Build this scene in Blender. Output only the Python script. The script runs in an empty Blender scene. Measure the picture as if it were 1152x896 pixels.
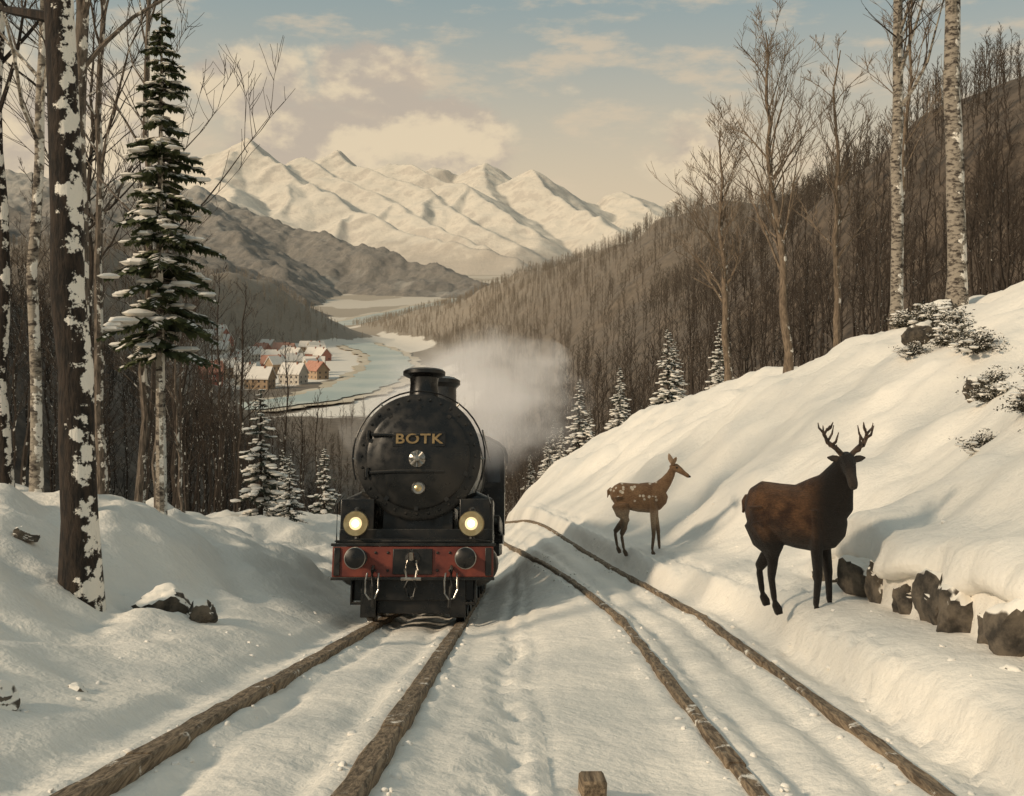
import bpy, math, random
import numpy as np
from mathutils import Vector, Matrix, Euler
random.seed(7); rnd=random.Random(11)
S=bpy.context.scene
COL=S.collection
# ---------------------------------------------------------------- helpers
def ss(a,b,x):
    t=np.clip((x-a)/(b-a),0,1); return t*t*(3-2*t)
def _h(i,j,s):
    v=np.sin(i*127.1+j*311.7+s*74.7)*43758.5453
    return v-np.floor(v)
def vn(x,y,s=0):
    xi=np.floor(x); yi=np.floor(y); fx=x-xi; fy=y-yi
    fx=fx*fx*(3-2*fx); fy=fy*fy*(3-2*fy)
    a=_h(xi,yi,s); b=_h(xi+1,yi,s); c=_h(xi,yi+1,s); d=_h(xi+1,yi+1,s)
    return (a*(1-fx)+b*fx)*(1-fy)+(c*(1-fx)+d*fx)*fy-.5
def fbm(x,y,o=4,s=0):
    r=0;a=1
    for k in range(o):
        r=r+a*vn(x*2**k+k*13.7,y*2**k-k*7.3,s+k); a*=.5
    return r
# ---------------------------------------------------------------- terrain
def tc(y): return np.interp(y,[0,7,15,19,22.5,28,36,50,70],[2.26,2.27,2.2,1.9,1.62,1.3,0.9,0.1,-1.2])
def Lp(y): return -1.365-.24*np.minimum(y,30)-.165*np.maximum(y-30,0)
def Rp(y): return -2.2-.165*y
RY=[-50,100,220,300,400,600,1000,1500,1900,2000]
def rr(y): return np.interp(y,RY,[105,108,110,110,113,106,64,-73,-208,-250]),np.interp(y,RY,[36,37,38,38,40,40,34,4,-43,-70])
LY=[-50,100,200,300,400,520,700,900,1050,1200,1300]
def lr(y): return np.interp(y,LY,[-100,-100,-130,-165,-200,-245,-300,-330,-270,-215,-200]),np.interp(y,LY,[20,16,6,-6,-8,4,36,36,20,-40,-70])
def hp(s): return np.where(s<1,.5*(1+np.cos(np.pi*np.clip(s,0,1))),0)
def floor_h(y): return -45+.05*np.maximum(y-1900,0)
def hills(x,y):
    fl=floor_h(y)
    rx,rz=rr(y); lx,lz=lr(y)
    wR=140+25*ss(300,600,y)
    sR=np.where(x<rx,(rx-x)/wR,(x-rx)/500.)
    sL=np.where(x>lx,(x-lx)/110.,(lx-x)/500.)
    a=np.maximum(rz-fl,0)*hp(sR); b=np.maximum(lz-fl,0)*hp(sL)
    return a,b
def H(x,y):
    x=np.asarray(x,float); y=np.asarray(y,float)
    L=Lp(y);R=Rp(y)
    m=ss(-1.0,1.4,x)
    z=L*(1-m)+R*m
    u=x-tc(y)
    far_=ss(14,22,y)
    rise=.5*ss(.66,1,u*(1-far_)*.7+u*far_)
    rise=rise+.05*np.maximum(u-1.5,0)
    led=ss(7.0,8.5,y)*(1-ss(14,17,y))
    uu=u+.18*vn(x*0+1.3,y*.9,5)
    rise=rise+.75*ss(2.36,2.48,uu)*led
    st=2.4*(1-ss(16,34,y))+1.0*ss(16,34,y)
    s=np.maximum(u-st,0)
    s=s*s/(s+.8)
    slope=.76*s
    cap=5.9-.6*ss(26,40,y)+.2*np.maximum(s-8,0)
    k=1.2
    rs=-k*np.log(np.exp(-slope/k)+np.exp(-cap/k))+k*np.log(1+np.exp(-5.9/k))
    rise=rise+rs
    bank=ss(1.2,4,u)
    rise=rise+bank*(.85*fbm(x*.35,y*.3,3,3)+.22*fbm(x*1.3,y*1.3,3,4))
    ul=-2.78-x
    sl=.36+.22*ss(11,17,y)
    k2=.5
    t=np.maximum(ul-.1,0); t=t*t/(t+.35)
    lrise=-k2*np.log(np.exp(-sl*t/k2)+np.exp(-2.0/k2))+k2*np.log(1+np.exp(-2.0/k2))
    lb=ss(.2,2.2,ul)
    lrise=lrise+.1*ss(0,.3,ul)+lb*(.75*fbm(x*.42+3,y*.33,3,9)+.24*fbm(x*1.6,y*1.6,3,10))
    z=z+rise+lrise
    near=1-ss(40,70,y)
    z=z+near*.04*fbm(x*1.1,y*.8,3,20)+near*.026*fbm(x*5,y*4,2,21)
    def rut(c,w,d): return -d*np.exp(-((x-c)/w)**2)
    wob=.05*vn(x*0,y*.7,33)*2
    br=.6+1.2*(vn(x*3,y*5,8)+.5)
    z=z+near*br*(rut(-2.0+wob,.12,.05)+rut(-1.25+wob,.14,.045)+rut(.0+wob*2,.10,.05)+rut(.28+wob,.06,.03)
        +rut(tc(y)-.25+wob,.12,.05)+rut(tc(y)+.3+wob,.14,.06)+rut(tc(y)+1.15+wob,.11,.09)+rut(tc(y)+1.4-wob,.09,.06))
    for c in (-1.6-.72,-1.6+.72): z=z+near*.035*np.exp(-((np.abs(x-c)-.2)/.09)**2)*(1+1.5*vn(x*4,y*3,40))
    for c in (-.62,.62): z=z+near*.035*np.exp(-((np.abs(x-tc(y)-c)-.18)/.08)**2)*(1+1.5*vn(x*4,y*3,41))
    a,b=hills(x,y)
    far=floor_h(y)+np.maximum(a,b)+fbm(x*.012,y*.012,4,50)*np.minimum(np.maximum(a,b)*.35,16)+fbm(x*.08,y*.08,2,51)*np.minimum(np.maximum(a,b)*.1,1.6)
    wy=ss(62,230,y)*ss(-12,0,x)+ss(32,140,y)*(1-ss(-12,0,x))
    w=np.maximum(wy,np.maximum(ss(14,60,x),ss(11,60,-x)))
    return z*(1-w)+far*w
def Hs(x,y): return float(H(np.array([x]),np.array([y]))[0])
# ---------------------------------------------------------------- node helpers
def newmat(n):
    m=bpy.data.materials.new(n); m.use_nodes=True; nt=m.node_tree
    b=nt.nodes['Principled BSDF']; return m,nt,b
def N(nt,t,**k):
    n=nt.nodes.new(t)
    for a,v in k.items(): setattr(n,a,v)
    return n
def noise(nt,vec,scale,detail=4,rough=.55):
    n=N(nt,'ShaderNodeTexNoise'); n.inputs['Scale'].default_value=scale; n.inputs['Detail'].default_value=detail; n.inputs['Roughness'].default_value=rough
    if vec is not None: nt.links.new(vec,n.inputs['Vector'])
    return n.outputs['Fac']
def val(nt,s,v):
    if isinstance(v,(int,float)): s.default_value=v
    else: nt.links.new(v,s)
def M(nt,op,a,b=0,c=None,clamp=False):
    n=N(nt,'ShaderNodeMath',operation=op,use_clamp=clamp)
    val(nt,n.inputs[0],a); val(nt,n.inputs[1],b)
    if c is not None: val(nt,n.inputs[2],c)
    return n.outputs[0]
def mr(nt,v,a,b,c=0,d=1):
    n=N(nt,'ShaderNodeMapRange'); n.interpolation_type='SMOOTHSTEP'
    nt.links.new(v,n.inputs[0])
    for i,q in enumerate((a,b,c,d)): n.inputs[i+1].default_value=q
    return n.outputs[0]
def mix(nt,f,a,b):
    n=N(nt,'ShaderNodeMix',data_type='RGBA')
    val(nt,n.inputs[0],f)
    for s,v in ((n.inputs[6],a),(n.inputs[7],b)):
        if isinstance(v,tuple): s.default_value=(*v,1)
        else: nt.links.new(v,s)
    return n.outputs[2]
def bump(nt,h,b,strength=.5,dist=.02):
    n=N(nt,'ShaderNodeBump'); n.inputs['Strength'].default_value=strength; n.inputs['Distance'].default_value=dist
    nt.links.new(h,n.inputs['Height']); nt.links.new(n.outputs[0],b.inputs['Normal'])
def objco(nt): return N(nt,'ShaderNodeTexCoord').outputs['Object']
HAZE_TINT=(.50,.425,.335)
def haze_tint(nt,c,k=1350.,mx=.88,hc=None):  # paints distance haze into the base colour, growing with world Y
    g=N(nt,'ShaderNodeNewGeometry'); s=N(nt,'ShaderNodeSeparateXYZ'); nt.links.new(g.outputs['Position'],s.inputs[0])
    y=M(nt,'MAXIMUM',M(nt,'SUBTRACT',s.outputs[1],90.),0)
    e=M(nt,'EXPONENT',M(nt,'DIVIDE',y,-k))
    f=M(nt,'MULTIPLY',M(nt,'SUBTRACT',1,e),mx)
    return mix(nt,f,c,hc or HAZE_TINT)
SNOW=(.86,.81,.73)
def simple(name,c1,c2,scale,rough=.8,bs=.4,bd=.01,metal=0,hz=False,detail=4):
    m,nt,b=newmat(name); o=objco(nt); f=noise(nt,o,scale,detail)
    c=mix(nt,mr(nt,f,.3,.7),c1,c2)
    if hz: c=haze_tint(nt,c)
    nt.links.new(c,b.inputs['Base Color']); b.inputs['Roughness'].default_value=rough; b.inputs['Metallic'].default_value=metal
    if bs: bump(nt,noise(nt,o,scale*3,3),b,bs,bd)
    return m
def bark(name,c1,c2,snow_amt,birch=False,hz=False,wind=(.85,-.3,.35),zs=.25):
    m,nt,b=newmat(name); o=objco(nt)
    mp=N(nt,'ShaderNodeMapping'); nt.links.new(o,mp.inputs[0]); mp.inputs['Scale'].default_value=(1,1,zs) if not birch else (1,1,2.2)
    f=noise(nt,mp.outputs[0],14 if not birch else 5,5,.65)
    c=mix(nt,mr(nt,f,.36,.62),c1,c2) if not birch else mix(nt,mr(nt,f,.44,.62),c1,c2)
    if snow_amt>0:
        g=N(nt,'ShaderNodeNewGeometry'); d=N(nt,'ShaderNodeVectorMath',operation='DOT_PRODUCT'); nt.links.new(g.outputs['Normal'],d.inputs[0]); d.inputs[1].default_value=wind
        f2=noise(nt,o,3.2,6,.66)
        t=M(nt,'ADD',M(nt,'MULTIPLY',d.outputs['Value'],.17),f2)
        sm=mr(nt,t,.74-snow_amt*.2,.775-snow_amt*.2)
        c=mix(nt,sm,c,SNOW)
    if hz: c=haze_tint(nt,c)
    nt.links.new(c,b.inputs['Base Color']); b.inputs['Roughness'].default_value=.9
    bump(nt,f,b,1.,.045)
    return m
def snowcap(name,c1,c2,scale,lo=.45,hi=.7,ns=.5):
    m,nt,b=newmat(name); o=objco(nt); f=noise(nt,o,scale,6,.65)
    c=mix(nt,mr(nt,f,.35,.65),c1,c2)
    g=N(nt,'ShaderNodeNewGeometry'); s=N(nt,'ShaderNodeSeparateXYZ'); nt.links.new(g.outputs['Normal'],s.inputs[0])
    t=M(nt,'ADD',s.outputs[2],M(nt,'MULTIPLY',M(nt,'SUBTRACT',noise(nt,o,scale*.8,4),.5),ns))
    c=mix(nt,mr(nt,t,lo,hi),c,SNOW)
    nt.links.new(c,b.inputs['Base Color']); b.inputs['Roughness'].default_value=.85
    bump(nt,f,b,.6,.03); return m
# materials
m_snow,nt,b=newmat('snow_soft'); b.inputs['Roughness'].default_value=.7
c_=haze_tint(nt,mix(nt,noise(nt,objco(nt),2,2),SNOW,(.78,.75,.71))); nt.links.new(c_,b.inputs['Base Color'])
m_bark=bark('dark_bark',(.008,.0055,.004),(.038,.025,.017),.55)
m_bark2=bark('grey_bark',(.055,.043,.033),(.17,.135,.105),.4)
m_birch=bark('birch_bark',(.31,.27,.22),(.045,.034,.027),.62,birch=True)
m_brown=bark('brown_bark',(.022,.016,.011),(.06,.043,.031),.2,hz=True)
m_tan=bark('tan_bark',(.10,.072,.05),(.22,.165,.115),.3)
m_tant=simple('tan_twig',(.12,.087,.06),(.23,.175,.125),.6,.9,0)
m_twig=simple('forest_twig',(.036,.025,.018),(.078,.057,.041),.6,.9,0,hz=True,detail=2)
m_needle=simple('fir_needles',(.022,.036,.012),(.08,.09,.032),3.,.8,0)
m_needle2=simple('fir_needles_grey',(.03,.04,.03),(.065,.075,.055),3.,.8,0,hz=True)
m_rock=snowcap('snowy_rock',(.03,.025,.02),(.15,.122,.092),4,.50,.60,.35)
m_wood,nt,b=newmat('old_timber_rail'); o=objco(nt); mp=N(nt,'ShaderNodeMapping'); nt.links.new(o,mp.inputs[0]); mp.inputs['Scale'].default_value=(14,1.2,14)
f=noise(nt,mp.outputs[0],2.5,6,.7); c=mix(nt,mr(nt,f,.35,.65),(.07,.047,.028),(.31,.23,.15))
f2=noise(nt,o,2.6,7,.75); g=N(nt,'ShaderNodeNewGeometry'); s=N(nt,'ShaderNodeSeparateXYZ'); nt.links.new(g.outputs['Normal'],s.inputs[0])
c=mix(nt,mr(nt,M(nt,'ADD',f2,M(nt,'MULTIPLY',s.outputs[2],.03)),.60,.68),c,SNOW)
nt.links.new(c,b.inputs['Base Color']); b.inputs['Roughness'].default_value=.85; bump(nt,f,b,.9,.02)
# ---------------------------------------------------------------- mesh builder
class MB:
    def __init__(s): s.v=[];s.f=[];s.m=[]
    def add(s,v,f,m=0):
        o=len(s.v); s.v+= [tuple(q) for q in v]; s.f+=[tuple(i+o for i in q) for q in f]; s.m+=[m]*len(f)
    def box(s,c,d,m=0,rot=None):
        v=[Vector((sx*d[0]/2,sy*d[1]/2,sz*d[2]/2)) for sx in(-1,1) for sy in(-1,1) for sz in(-1,1)]
        if rot: R=Euler(rot).to_matrix(); v=[R@q for q in v]
        v=[q+Vector(c) for q in v]
        s.add(v,[(0,1,3,2),(4,6,7,5),(0,4,5,1),(2,3,7,6),(0,2,6,4),(1,5,7,3)],m)
    def bx(s,x0,x1,y0,y1,z0,z1,m=0): s.box(((x0+x1)/2,(y0+y1)/2,(z0+z1)/2),(x1-x0,y1-y0,z1-z0),m)
    def tube(s,pts,rad,seg=6,m=0,cap=True,up=(0,0,1)):
        pts=[Vector(p) for p in pts]; n=len(pts); V=[];up=Vector(up)
        for i,p in enumerate(pts):
            t=(pts[min(i+1,n-1)]-pts[max(i-1,0)]);
            if t.length<1e-7: t=Vector((0,0,1))
            t.normalize(); u=up if abs(t.dot(up))<.97 else Vector((0,1,0))
            a=t.cross(u).normalized(); bb=a.cross(t).normalized()
            r=rad[i]; ra,rb=(r if isinstance(r,tuple) else (r,r))
            for k in range(seg):
                th=2*math.pi*k/seg; V.append(p+a*(ra*math.cos(th))+bb*(rb*math.sin(th)))
        F=[(i*seg+k,i*seg+(k+1)%seg,(i+1)*seg+(k+1)%seg,(i+1)*seg+k) for i in range(n-1) for k in range(seg)]
        if cap: F+= [tuple(range(seg))[::-1],tuple((n-1)*seg+k for k in range(seg))]
        s.add(V,F,m)
    def lathe(s,o,axis,prof,seg=32,m=0,mats=None):
        o=Vector(o); ax=Vector(axis).normalized(); u=Vector((0,0,1)) if abs(ax.z)<.9 else Vector((0,1,0))
        a=ax.cross(u).normalized(); bb=a.cross(ax)
        V=[];F=[]
        for r,h in prof:
            for k in range(seg):
                th=2*math.pi*k/seg; V.append(o+ax*h+a*(r*math.cos(th))+bb*(r*math.sin(th)))
        for i in range(len(prof)-1):
            for k in range(seg): F.append((i*seg+k,i*seg+(k+1)%seg,(i+1)*seg+(k+1)%seg,(i+1)*seg+k))
        F.append(tuple(range(seg))[::-1]); F.append(tuple((len(prof)-1)*seg+k for k in range(seg)))
        s.add(V,F,m)
    def sph(s,c,r,m=0,seg=8,rings=5,jit=0,rg=rnd):
        r=r if isinstance(r,tuple) else (r,r,r); V=[];F=[]
        V.append((c[0],c[1],c[2]-r[2]))
        for i in range(1,rings):
            ph=math.pi*i/rings
            for k in range(seg):
                th=2*math.pi*k/seg; q=1+rg.uniform(-jit,jit)
                V.append((c[0]+r[0]*q*math.sin(ph)*math.cos(th),c[1]+r[1]*q*math.sin(ph)*math.sin(th),c[2]-r[2]*q*math.cos(ph)))
        V.append((c[0],c[1],c[2]+r[2])); L=len(V)-1
        for k in range(seg):
            F.append((0,1+(k+1)%seg,1+k)); F.append((L,1+(rings-2)*seg+k,1+(rings-2)*seg+(k+1)%seg))
            for i in range(rings-2): F.append((1+i*seg+k,1+i*seg+(k+1)%seg,1+(i+1)*seg+(k+1)%seg,1+(i+1)*seg+k))
        s.add(V,F,m)
    def mesh(s,name,mats,smooth=True,ang=40):
        me=bpy.data.meshes.new(name); me.from_pydata(s.v,[],s.f)
        for q in mats: me.materials.append(q)
        me.polygons.foreach_set('material_index',s.m)
        if smooth:
            me.polygons.foreach_set('use_smooth',[True]*len(s.f)); me.set_sharp_from_angle(angle=math.radians(ang))
        me.update(); return me
    def obj(s,name,mats,smooth=True,ang=40,parent=None,loc=(0,0,0),rot=(0,0,0)):
        return place(name,s.mesh(name,mats,smooth,ang),loc,rot,parent=parent)
def place(name,me,loc=(0,0,0),rot=(0,0,0),sc=1,parent=None):
    o=bpy.data.objects.new(name,me); COL.objects.link(o); o.location=loc; o.rotation_euler=rot
    o.scale=(sc,)*3 if isinstance(sc,(int,float)) else sc
    if parent: o.parent=parent
    return o
def empty(name,loc=(0,0,0),rot=(0,0,0)):
    o=bpy.data.objects.new(name,None); COL.objects.link(o); o.location=loc; o.rotation_euler=rot; o.empty_display_size=.2; return o
def grid_mesh(name,X,Y,Z,mats,attrs={}):
    ny,nx=X.shape; co=np.stack([X,Y,Z],-1).reshape(-1,3)
    i=np.arange((ny-1)*(nx-1)); r=i//(nx-1); c=i%(nx-1); a=r*nx+c
    F=np.stack([a,a+1,a+nx+1,a+nx],1)
    me=bpy.data.meshes.new(name); me.vertices.add(len(co)); me.vertices.foreach_set('co',co.ravel())
    me.loops.add(F.size); me.loops.foreach_set('vertex_index',F.ravel()); me.polygons.add(len(F))
    me.polygons.foreach_set('loop_start',np.arange(len(F))*4)
    me.polygons.foreach_set('use_smooth',np.ones(len(F),bool))
    for n,A in attrs.items():
        at=me.attributes.new(n,'FLOAT','POINT'); at.data.foreach_set('value',A.ravel().astype(np.float32))
    me.update(calc_edges=True)
    for q in mats: me.materials.append(q)
    return place(name,me)
# ---------------------------------------------------------------- river course
rp=[(-330,300,9),(-230,345,10),(-160,385,11),(-112,425,13),(-86,480,14),(-78,575,15),(-84,700,15),(-108,862,15),(-150,1020,17),(-215,1250,19),(-300,1500,22),(-330,1800,28),(-250,2300,40),(-100,3000,60)]
def cat(pts,n=12):
    out=[];P=[pts[0]]+pts+[pts[-1]]
    for i in range(1,len(P)-2):
        for k in range(n):
            t=k/n; out.append(tuple(.5*(2*b_+(c_-a_)*t+(2*a_-5*b_+4*c_-d_)*t*t+(3*b_-a_-3*c_+d_)*t**3) for a_,b_,c_,d_ in zip(P[i-1],P[i],P[i+1],P[i+2])))
    out.append(pts[-1]); return out
rc=cat(rp)
def river_d(x,y): return min(math.hypot(x-a,y-b) for a,b,_ in rc[::3])
# ---------------------------------------------------------------- ground
ty=np.linspace(math.asinh(-16/8),math.asinh(7200/8),940); yy=8*np.sinh(ty)
tx=np.linspace(-math.asinh(3200/5),math.asinh(3200/5),960); xx=5*np.sinh(tx)
X,Y=np.meshgrid(xx,yy); Z=H(X,Y)
pr_=random.Random(3)
def dent(x,y,r,d):
    j0,j1=np.searchsorted(yy,[y-3*r,y+3*r]); i0,i1=np.searchsorted(xx,[x-3*r,x+3*r])
    xs=X[j0:j1,i0:i1]; ys=Y[j0:j1,i0:i1]; q=((xs-x)**2+((ys-y)*.8)**2)/(r*r)
    Z[j0:j1,i0:i1]+= -d*np.exp(-q)+d*.45*np.exp(-((np.sqrt(q)-1.5)/.5)**2)
def trail(p0,p1,n,off=.12,r=.09,d=.07,cur=0):
    for k in range(n):
        t=k/(n-1); x=p0[0]+(p1[0]-p0[0])*t+cur*math.sin(t*3.14)+(off if k%2 else -off)+pr_.uniform(-.04,.04); y=p0[1]+(p1[1]-p0[1])*t+pr_.uniform(-.08,.08)
        dent(x,y,r*pr_.uniform(.8,1.2),d*pr_.uniform(.6,1.2))
trail((-.1,4.5),(.1,22),46,.10,.10,.06); trail((3.5,12.2),(3.05,5.5),22,.11,.09,.08,.15); trail((2.9,22.4),(3.9,14),20,.12,.10,.07,.2)
trail((3.9,12.5),(4.2,19),16,.12,.09,.07)
a,bq=hills(X,Y); hh=np.maximum(a,bq)
cov=ss(2,9,hh+4*fbm(X*.03,Y*.03,3,60))*np.maximum(ss(85,150,Y),np.maximum(ss(13,30,X),ss(10,24,-X))*.85)
fld=ss(-.12,.12,fbm(X*.007,Y*.004,3,61))*ss(200,400,Y)*.9
vil=np.exp(-(((X+165)/75)**2+((Y-690)/190)**2))
fld=fld*(1-ss(.25,.6,vil))
fld=np.maximum(fld,ss(110,160,Y)*(1-ss(380,430,Y))*.8)
cov=np.clip(np.maximum(cov*(1-.7*ss(.5,.9,vil)),fld),0,1)
mg,nt,b=newmat('snow_ground'); geo=N(nt,'ShaderNodeNewGeometry'); pos=geo.outputs['Position']
at=N(nt,'ShaderNodeAttribute',attribute_name='cov')
n1=noise(nt,pos,.9,4); n2=noise(nt,pos,14,4,.6); n3=noise(nt,pos,.09,5,.6)
snow=mix(nt,mr(nt,n1,.3,.7),SNOW,(.80,.76,.695))
br=mix(nt,mr(nt,noise(nt,pos,.35,5,.7),.35,.65),(.045,.033,.024),(.12,.09,.066))
cf=mr(nt,M(nt,'ADD',at.outputs['Fac'],M(nt,'MULTIPLY',M(nt,'SUBTRACT',n3,.5),.9)),.42,.58)
c=haze_tint(nt,mix(nt,cf,snow,br))
nt.links.new(c,b.inputs['Base Color']); b.inputs['Roughness'].default_value=.72
b.inputs['Specular IOR Level'].default_value=.25
hgt=M(nt,'ADD',M(nt,'MULTIPLY',n2,.35),M(nt,'MULTIPLY',noise(nt,pos,3.2,4),1.0)); bump(nt,hgt,b,.6,.08)
ground=grid_mesh('snowy_ground',X,Y,Z,[mg],{'cov':cov})
mb=MB(); cr=random.Random(9)
for k in range(420):
    y=4.5+cr.random()**1.3*24
    c_=cr.random()
    if c_<.15: x=-2.95-abs(cr.gauss(0,1.2))
    elif c_<.5: x=float(tc(y))+cr.choice([-.62,.62])+cr.choice([-1,1])*(.13+abs(cr.gauss(0,.06)))
    elif c_<.85: x=-1.6+cr.choice([-.72,.72])+cr.choice([-1,1])*(.15+abs(cr.gauss(0,.07)))
    else: x=float(tc(y))+1.0+abs(cr.gauss(0,1.3))
    r=cr.uniform(.010,.032)
    mb.sph((x,y,Hs(x,y)-r*.1),(r*cr.uniform(.8,1.6),r*cr.uniform(.8,1.5),r*.8),0,6,4,.25,cr)
mb.obj('snow_clods',[m_snow],ang=60)
# ---------------------------------------------------------------- mountains
def ridge(X,Y,pts,slope):
    best=np.full(X.shape,-1e9)
    for (x0,y0,z0),(x1,y1,z1) in zip(pts[:-1],pts[1:]):
        dx,dy=x1-x0,y1-y0; t=np.clip(((X-x0)*dx+(Y-y0)*dy)/(dx*dx+dy*dy),0,1)
        d=np.hypot(X-(x0+t*dx),Y-(y0+t*dy)); best=np.maximum(best,z0+t*(z1-z0)-slope*d)
    return best
gx=np.linspace(-5200,4200,560); gy=np.linspace(5200,11800,380); GX,GY=np.meshgrid(gx,gy)
wx=GX+170*fbm(GX*.0012,GY*.0012,4,71); wy_=GY+170*fbm(GX*.0012+9,GY*.0012,4,72)
sp=[[(-4500,9500,900),(-3500,9200,1050),(-2825,9000,1120),(-2316,9000,1360),(-2080,9200,1130),(-1908,9500,1300),(-1760,9500,1180),(-1619,9500,1320),(-1370,9500,1130),(-1123,9500,1275),(-900,9800,1150),(-748,10000,1255),(-520,10000,1160),(-270,10000,1285),(0,9800,1090),(198,9500,1185),(560,9900,960),(900,10300,930),(1132,10500,1080),(1500,10800,980),(1760,11000,1100),(2400,11000,900),(4000,11000,800)],
[(-2316,9000,1360),(-1700,8200,960),(-1148,7500,652),(-83,6000,235)],[(-2316,9000,1330),(-2250,8000,900),(-1900,6800,560),(-1300,5800,300)],
[(-1908,9500,1297),(-946,8000,730),(-34,6500,283)],[(-1619,9500,1313),(-693,8300,830),(85,7000,365)],
[(-1123,9500,1264),(-414,8500,924),(216,7300,444)],[(-270,10000,1278),(-118,8500,739),(100,7900,560)],[(198,9500,1173),(547,8500,739),(743,7500,480)],[(1132,10500,1077),(1300,9300,760),(1500,8000,420)],[(-3500,9200,1050),(-3000,7500,700),(-2400,6200,420)],
[(-1700,8200,960),(-1750,7500,640)],[(-1148,7500,652),(-1250,6800,380)],[(-946,8000,730),(-1000,7300,480)],[(-414,8500,924),(-480,7800,640)],[(-693,8300,830),(-640,7500,560)]]
GZ=np.full(GX.shape,60.)
for i,p in enumerate(sp): GZ=np.maximum(GZ,ridge(wx,wy_,p,.66 if i==0 else .50))
rg=np.abs(fbm(GX*.0016,GY*.0016,3,80))
GZ=GZ+(rg*-110+22)*ss(80,500,GZ)+fbm(GX*.006,GY*.006,3,81)*24*ss(80,300,GZ)
GZ=GZ*1.05
GZ[0,:]=-50
mm,nt,b=newmat('mountain_snow'); geo=N(nt,'ShaderNodeNewGeometry'); s=N(nt,'ShaderNodeSeparateXYZ'); nt.links.new(geo.outputs['Position'],s.inputs[0])
s2=N(nt,'ShaderNodeSeparateXYZ'); nt.links.new(geo.outputs['Normal'],s2.inputs[0])
n1=noise(nt,geo.outputs['Position'],.004,6,.65); n2=noise(nt,geo.outputs['Position'],.012,6,.7)
rk=mr(nt,M(nt,'ADD',s2.outputs[2],M(nt,'MULTIPLY',M(nt,'SUBTRACT',n2,.5),.55)),.86,.70)
c=mix(nt,M(nt,'MULTIPLY',rk,.6),(.80,.73,.62),(.33,.30,.28))
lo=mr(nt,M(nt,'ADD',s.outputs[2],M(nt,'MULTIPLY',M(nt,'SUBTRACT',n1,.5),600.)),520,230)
c=mix(nt,M(nt,'MULTIPLY',lo,.85),c,(.27,.235,.20)); c=mix(nt,.48,c,(.54,.48,.41))  # last mix paints an even haze tint over the whole mountain colour
nt.links.new(c,b.inputs['Base Color']); b.inputs['Roughness'].default_value=.9; bump(nt,n2,b,.4,30)
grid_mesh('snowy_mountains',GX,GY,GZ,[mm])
gx=np.linspace(-3300,900,520); gy=np.linspace(1500,5400,380); GX,GY=np.meshgrid(gx,gy)
wx=GX+90*fbm(GX*.003,GY*.003,4,90); wy_=GY+90*fbm(GX*.003+9,GY*.003,4,91)
GZ=ridge(wx,wy_,[(-3200,4700,700),(-1863,4500,560),(-1393,4500,490),(-856,4000,310),(-383,3500,165),(-100,3200,85),(60,3000,0)],.42)
GZ=np.maximum(GZ,ridge(wx,wy_,[(-1393,4500,490),(-1100,3700,300),(-800,3100,160),(-560,2700,20)],.45))
GZ=np.maximum(GZ,ridge(wx,wy_,[(-2600,3000,420),(-926,2500,190),(-604,2200,76),(-393,2000,-9),(-307,1900,-50)],.42))
GZ=GZ+fbm(GX*.006,GY*.006,4,92)*45*ss(-60,60,GZ)-6+fbm(GX*.04,GY*.04,2,93)*16*ss(-50,0,GZ)
GZ=np.maximum(GZ,-70+0*GZ)
mh,nt,b=newmat('forested_hill'); geo=N(nt,'ShaderNodeNewGeometry'); P=geo.outputs['Position']
s=N(nt,'ShaderNodeSeparateXYZ'); nt.links.new(P,s.inputs[0])
n1=noise(nt,P,.006,6,.65); n2=noise(nt,P,.05,7,.8)
c=mix(nt,mr(nt,n2,.38,.62),(.04,.035,.032),(.19,.16,.13)); c=mix(nt,M(nt,'MULTIPLY',mr(nt,n1,.54,.68),.45),c,(.6,.56,.5))
hi=mr(nt,M(nt,'ADD',s.outputs[2],M(nt,'MULTIPLY',M(nt,'SUBTRACT',n1,.5),500.)),330,520); c=mix(nt,M(nt,'MULTIPLY',hi,.5),c,(.75,.7,.62))
c=haze_tint(nt,c,3900,.85,(.41,.38,.34)); nt.links.new(c,b.inputs['Base Color']); b.inputs['Roughness'].default_value=.95; bump(nt,n2,b,.8,14)
grid_mesh('forested_hills',GX,GY,GZ,[mh])
# ---------------------------------------------------------------- river
riv=MB(); bk=MB()
for mbx,ex,dz in ((riv,1,1.5),(bk,1.5,1.0)):
    V=[];F=[]
    for i,(x,y,w) in enumerate(rc):
        x0,y0,_=rc[max(i-1,0)]; x1,y1,_=rc[min(i+1,len(rc)-1)]; d=Vector((x1-x0,y1-y0)).normalized(); nx,ny=d.y,-d.x
        wob=1+.10*math.sin(i*.9)+.08*math.sin(i*2.3)
        for sgn in (-1,1):
            V.append((x+sgn*nx*w*ex*wob,y+sgn*ny*w*ex*wob,float(floor_h(y))+dz))
    for i in range(len(rc)-1): F.append((2*i,2*i+1,2*i+3,2*i+2))
    mbx.add(V,F)
mw,nt,b=newmat('river_water'); P=N(nt,'ShaderNodeNewGeometry').outputs['Position']; 
c=haze_tint(nt,mix(nt,mr(nt,noise(nt,P,.02,4),.4,.62),(.32,.41,.39),(.48,.53,.48)),3000); nt.links.new(c,b.inputs['Base Color']); b.inputs['Roughness'].default_value=.4
riv.obj('river',[mw]); 
mbk=simple('river_bank',(.46,.39,.28),(.64,.57,.46),.03,.9,0,hz=True); bk.obj('river_bank',[mbk])
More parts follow.
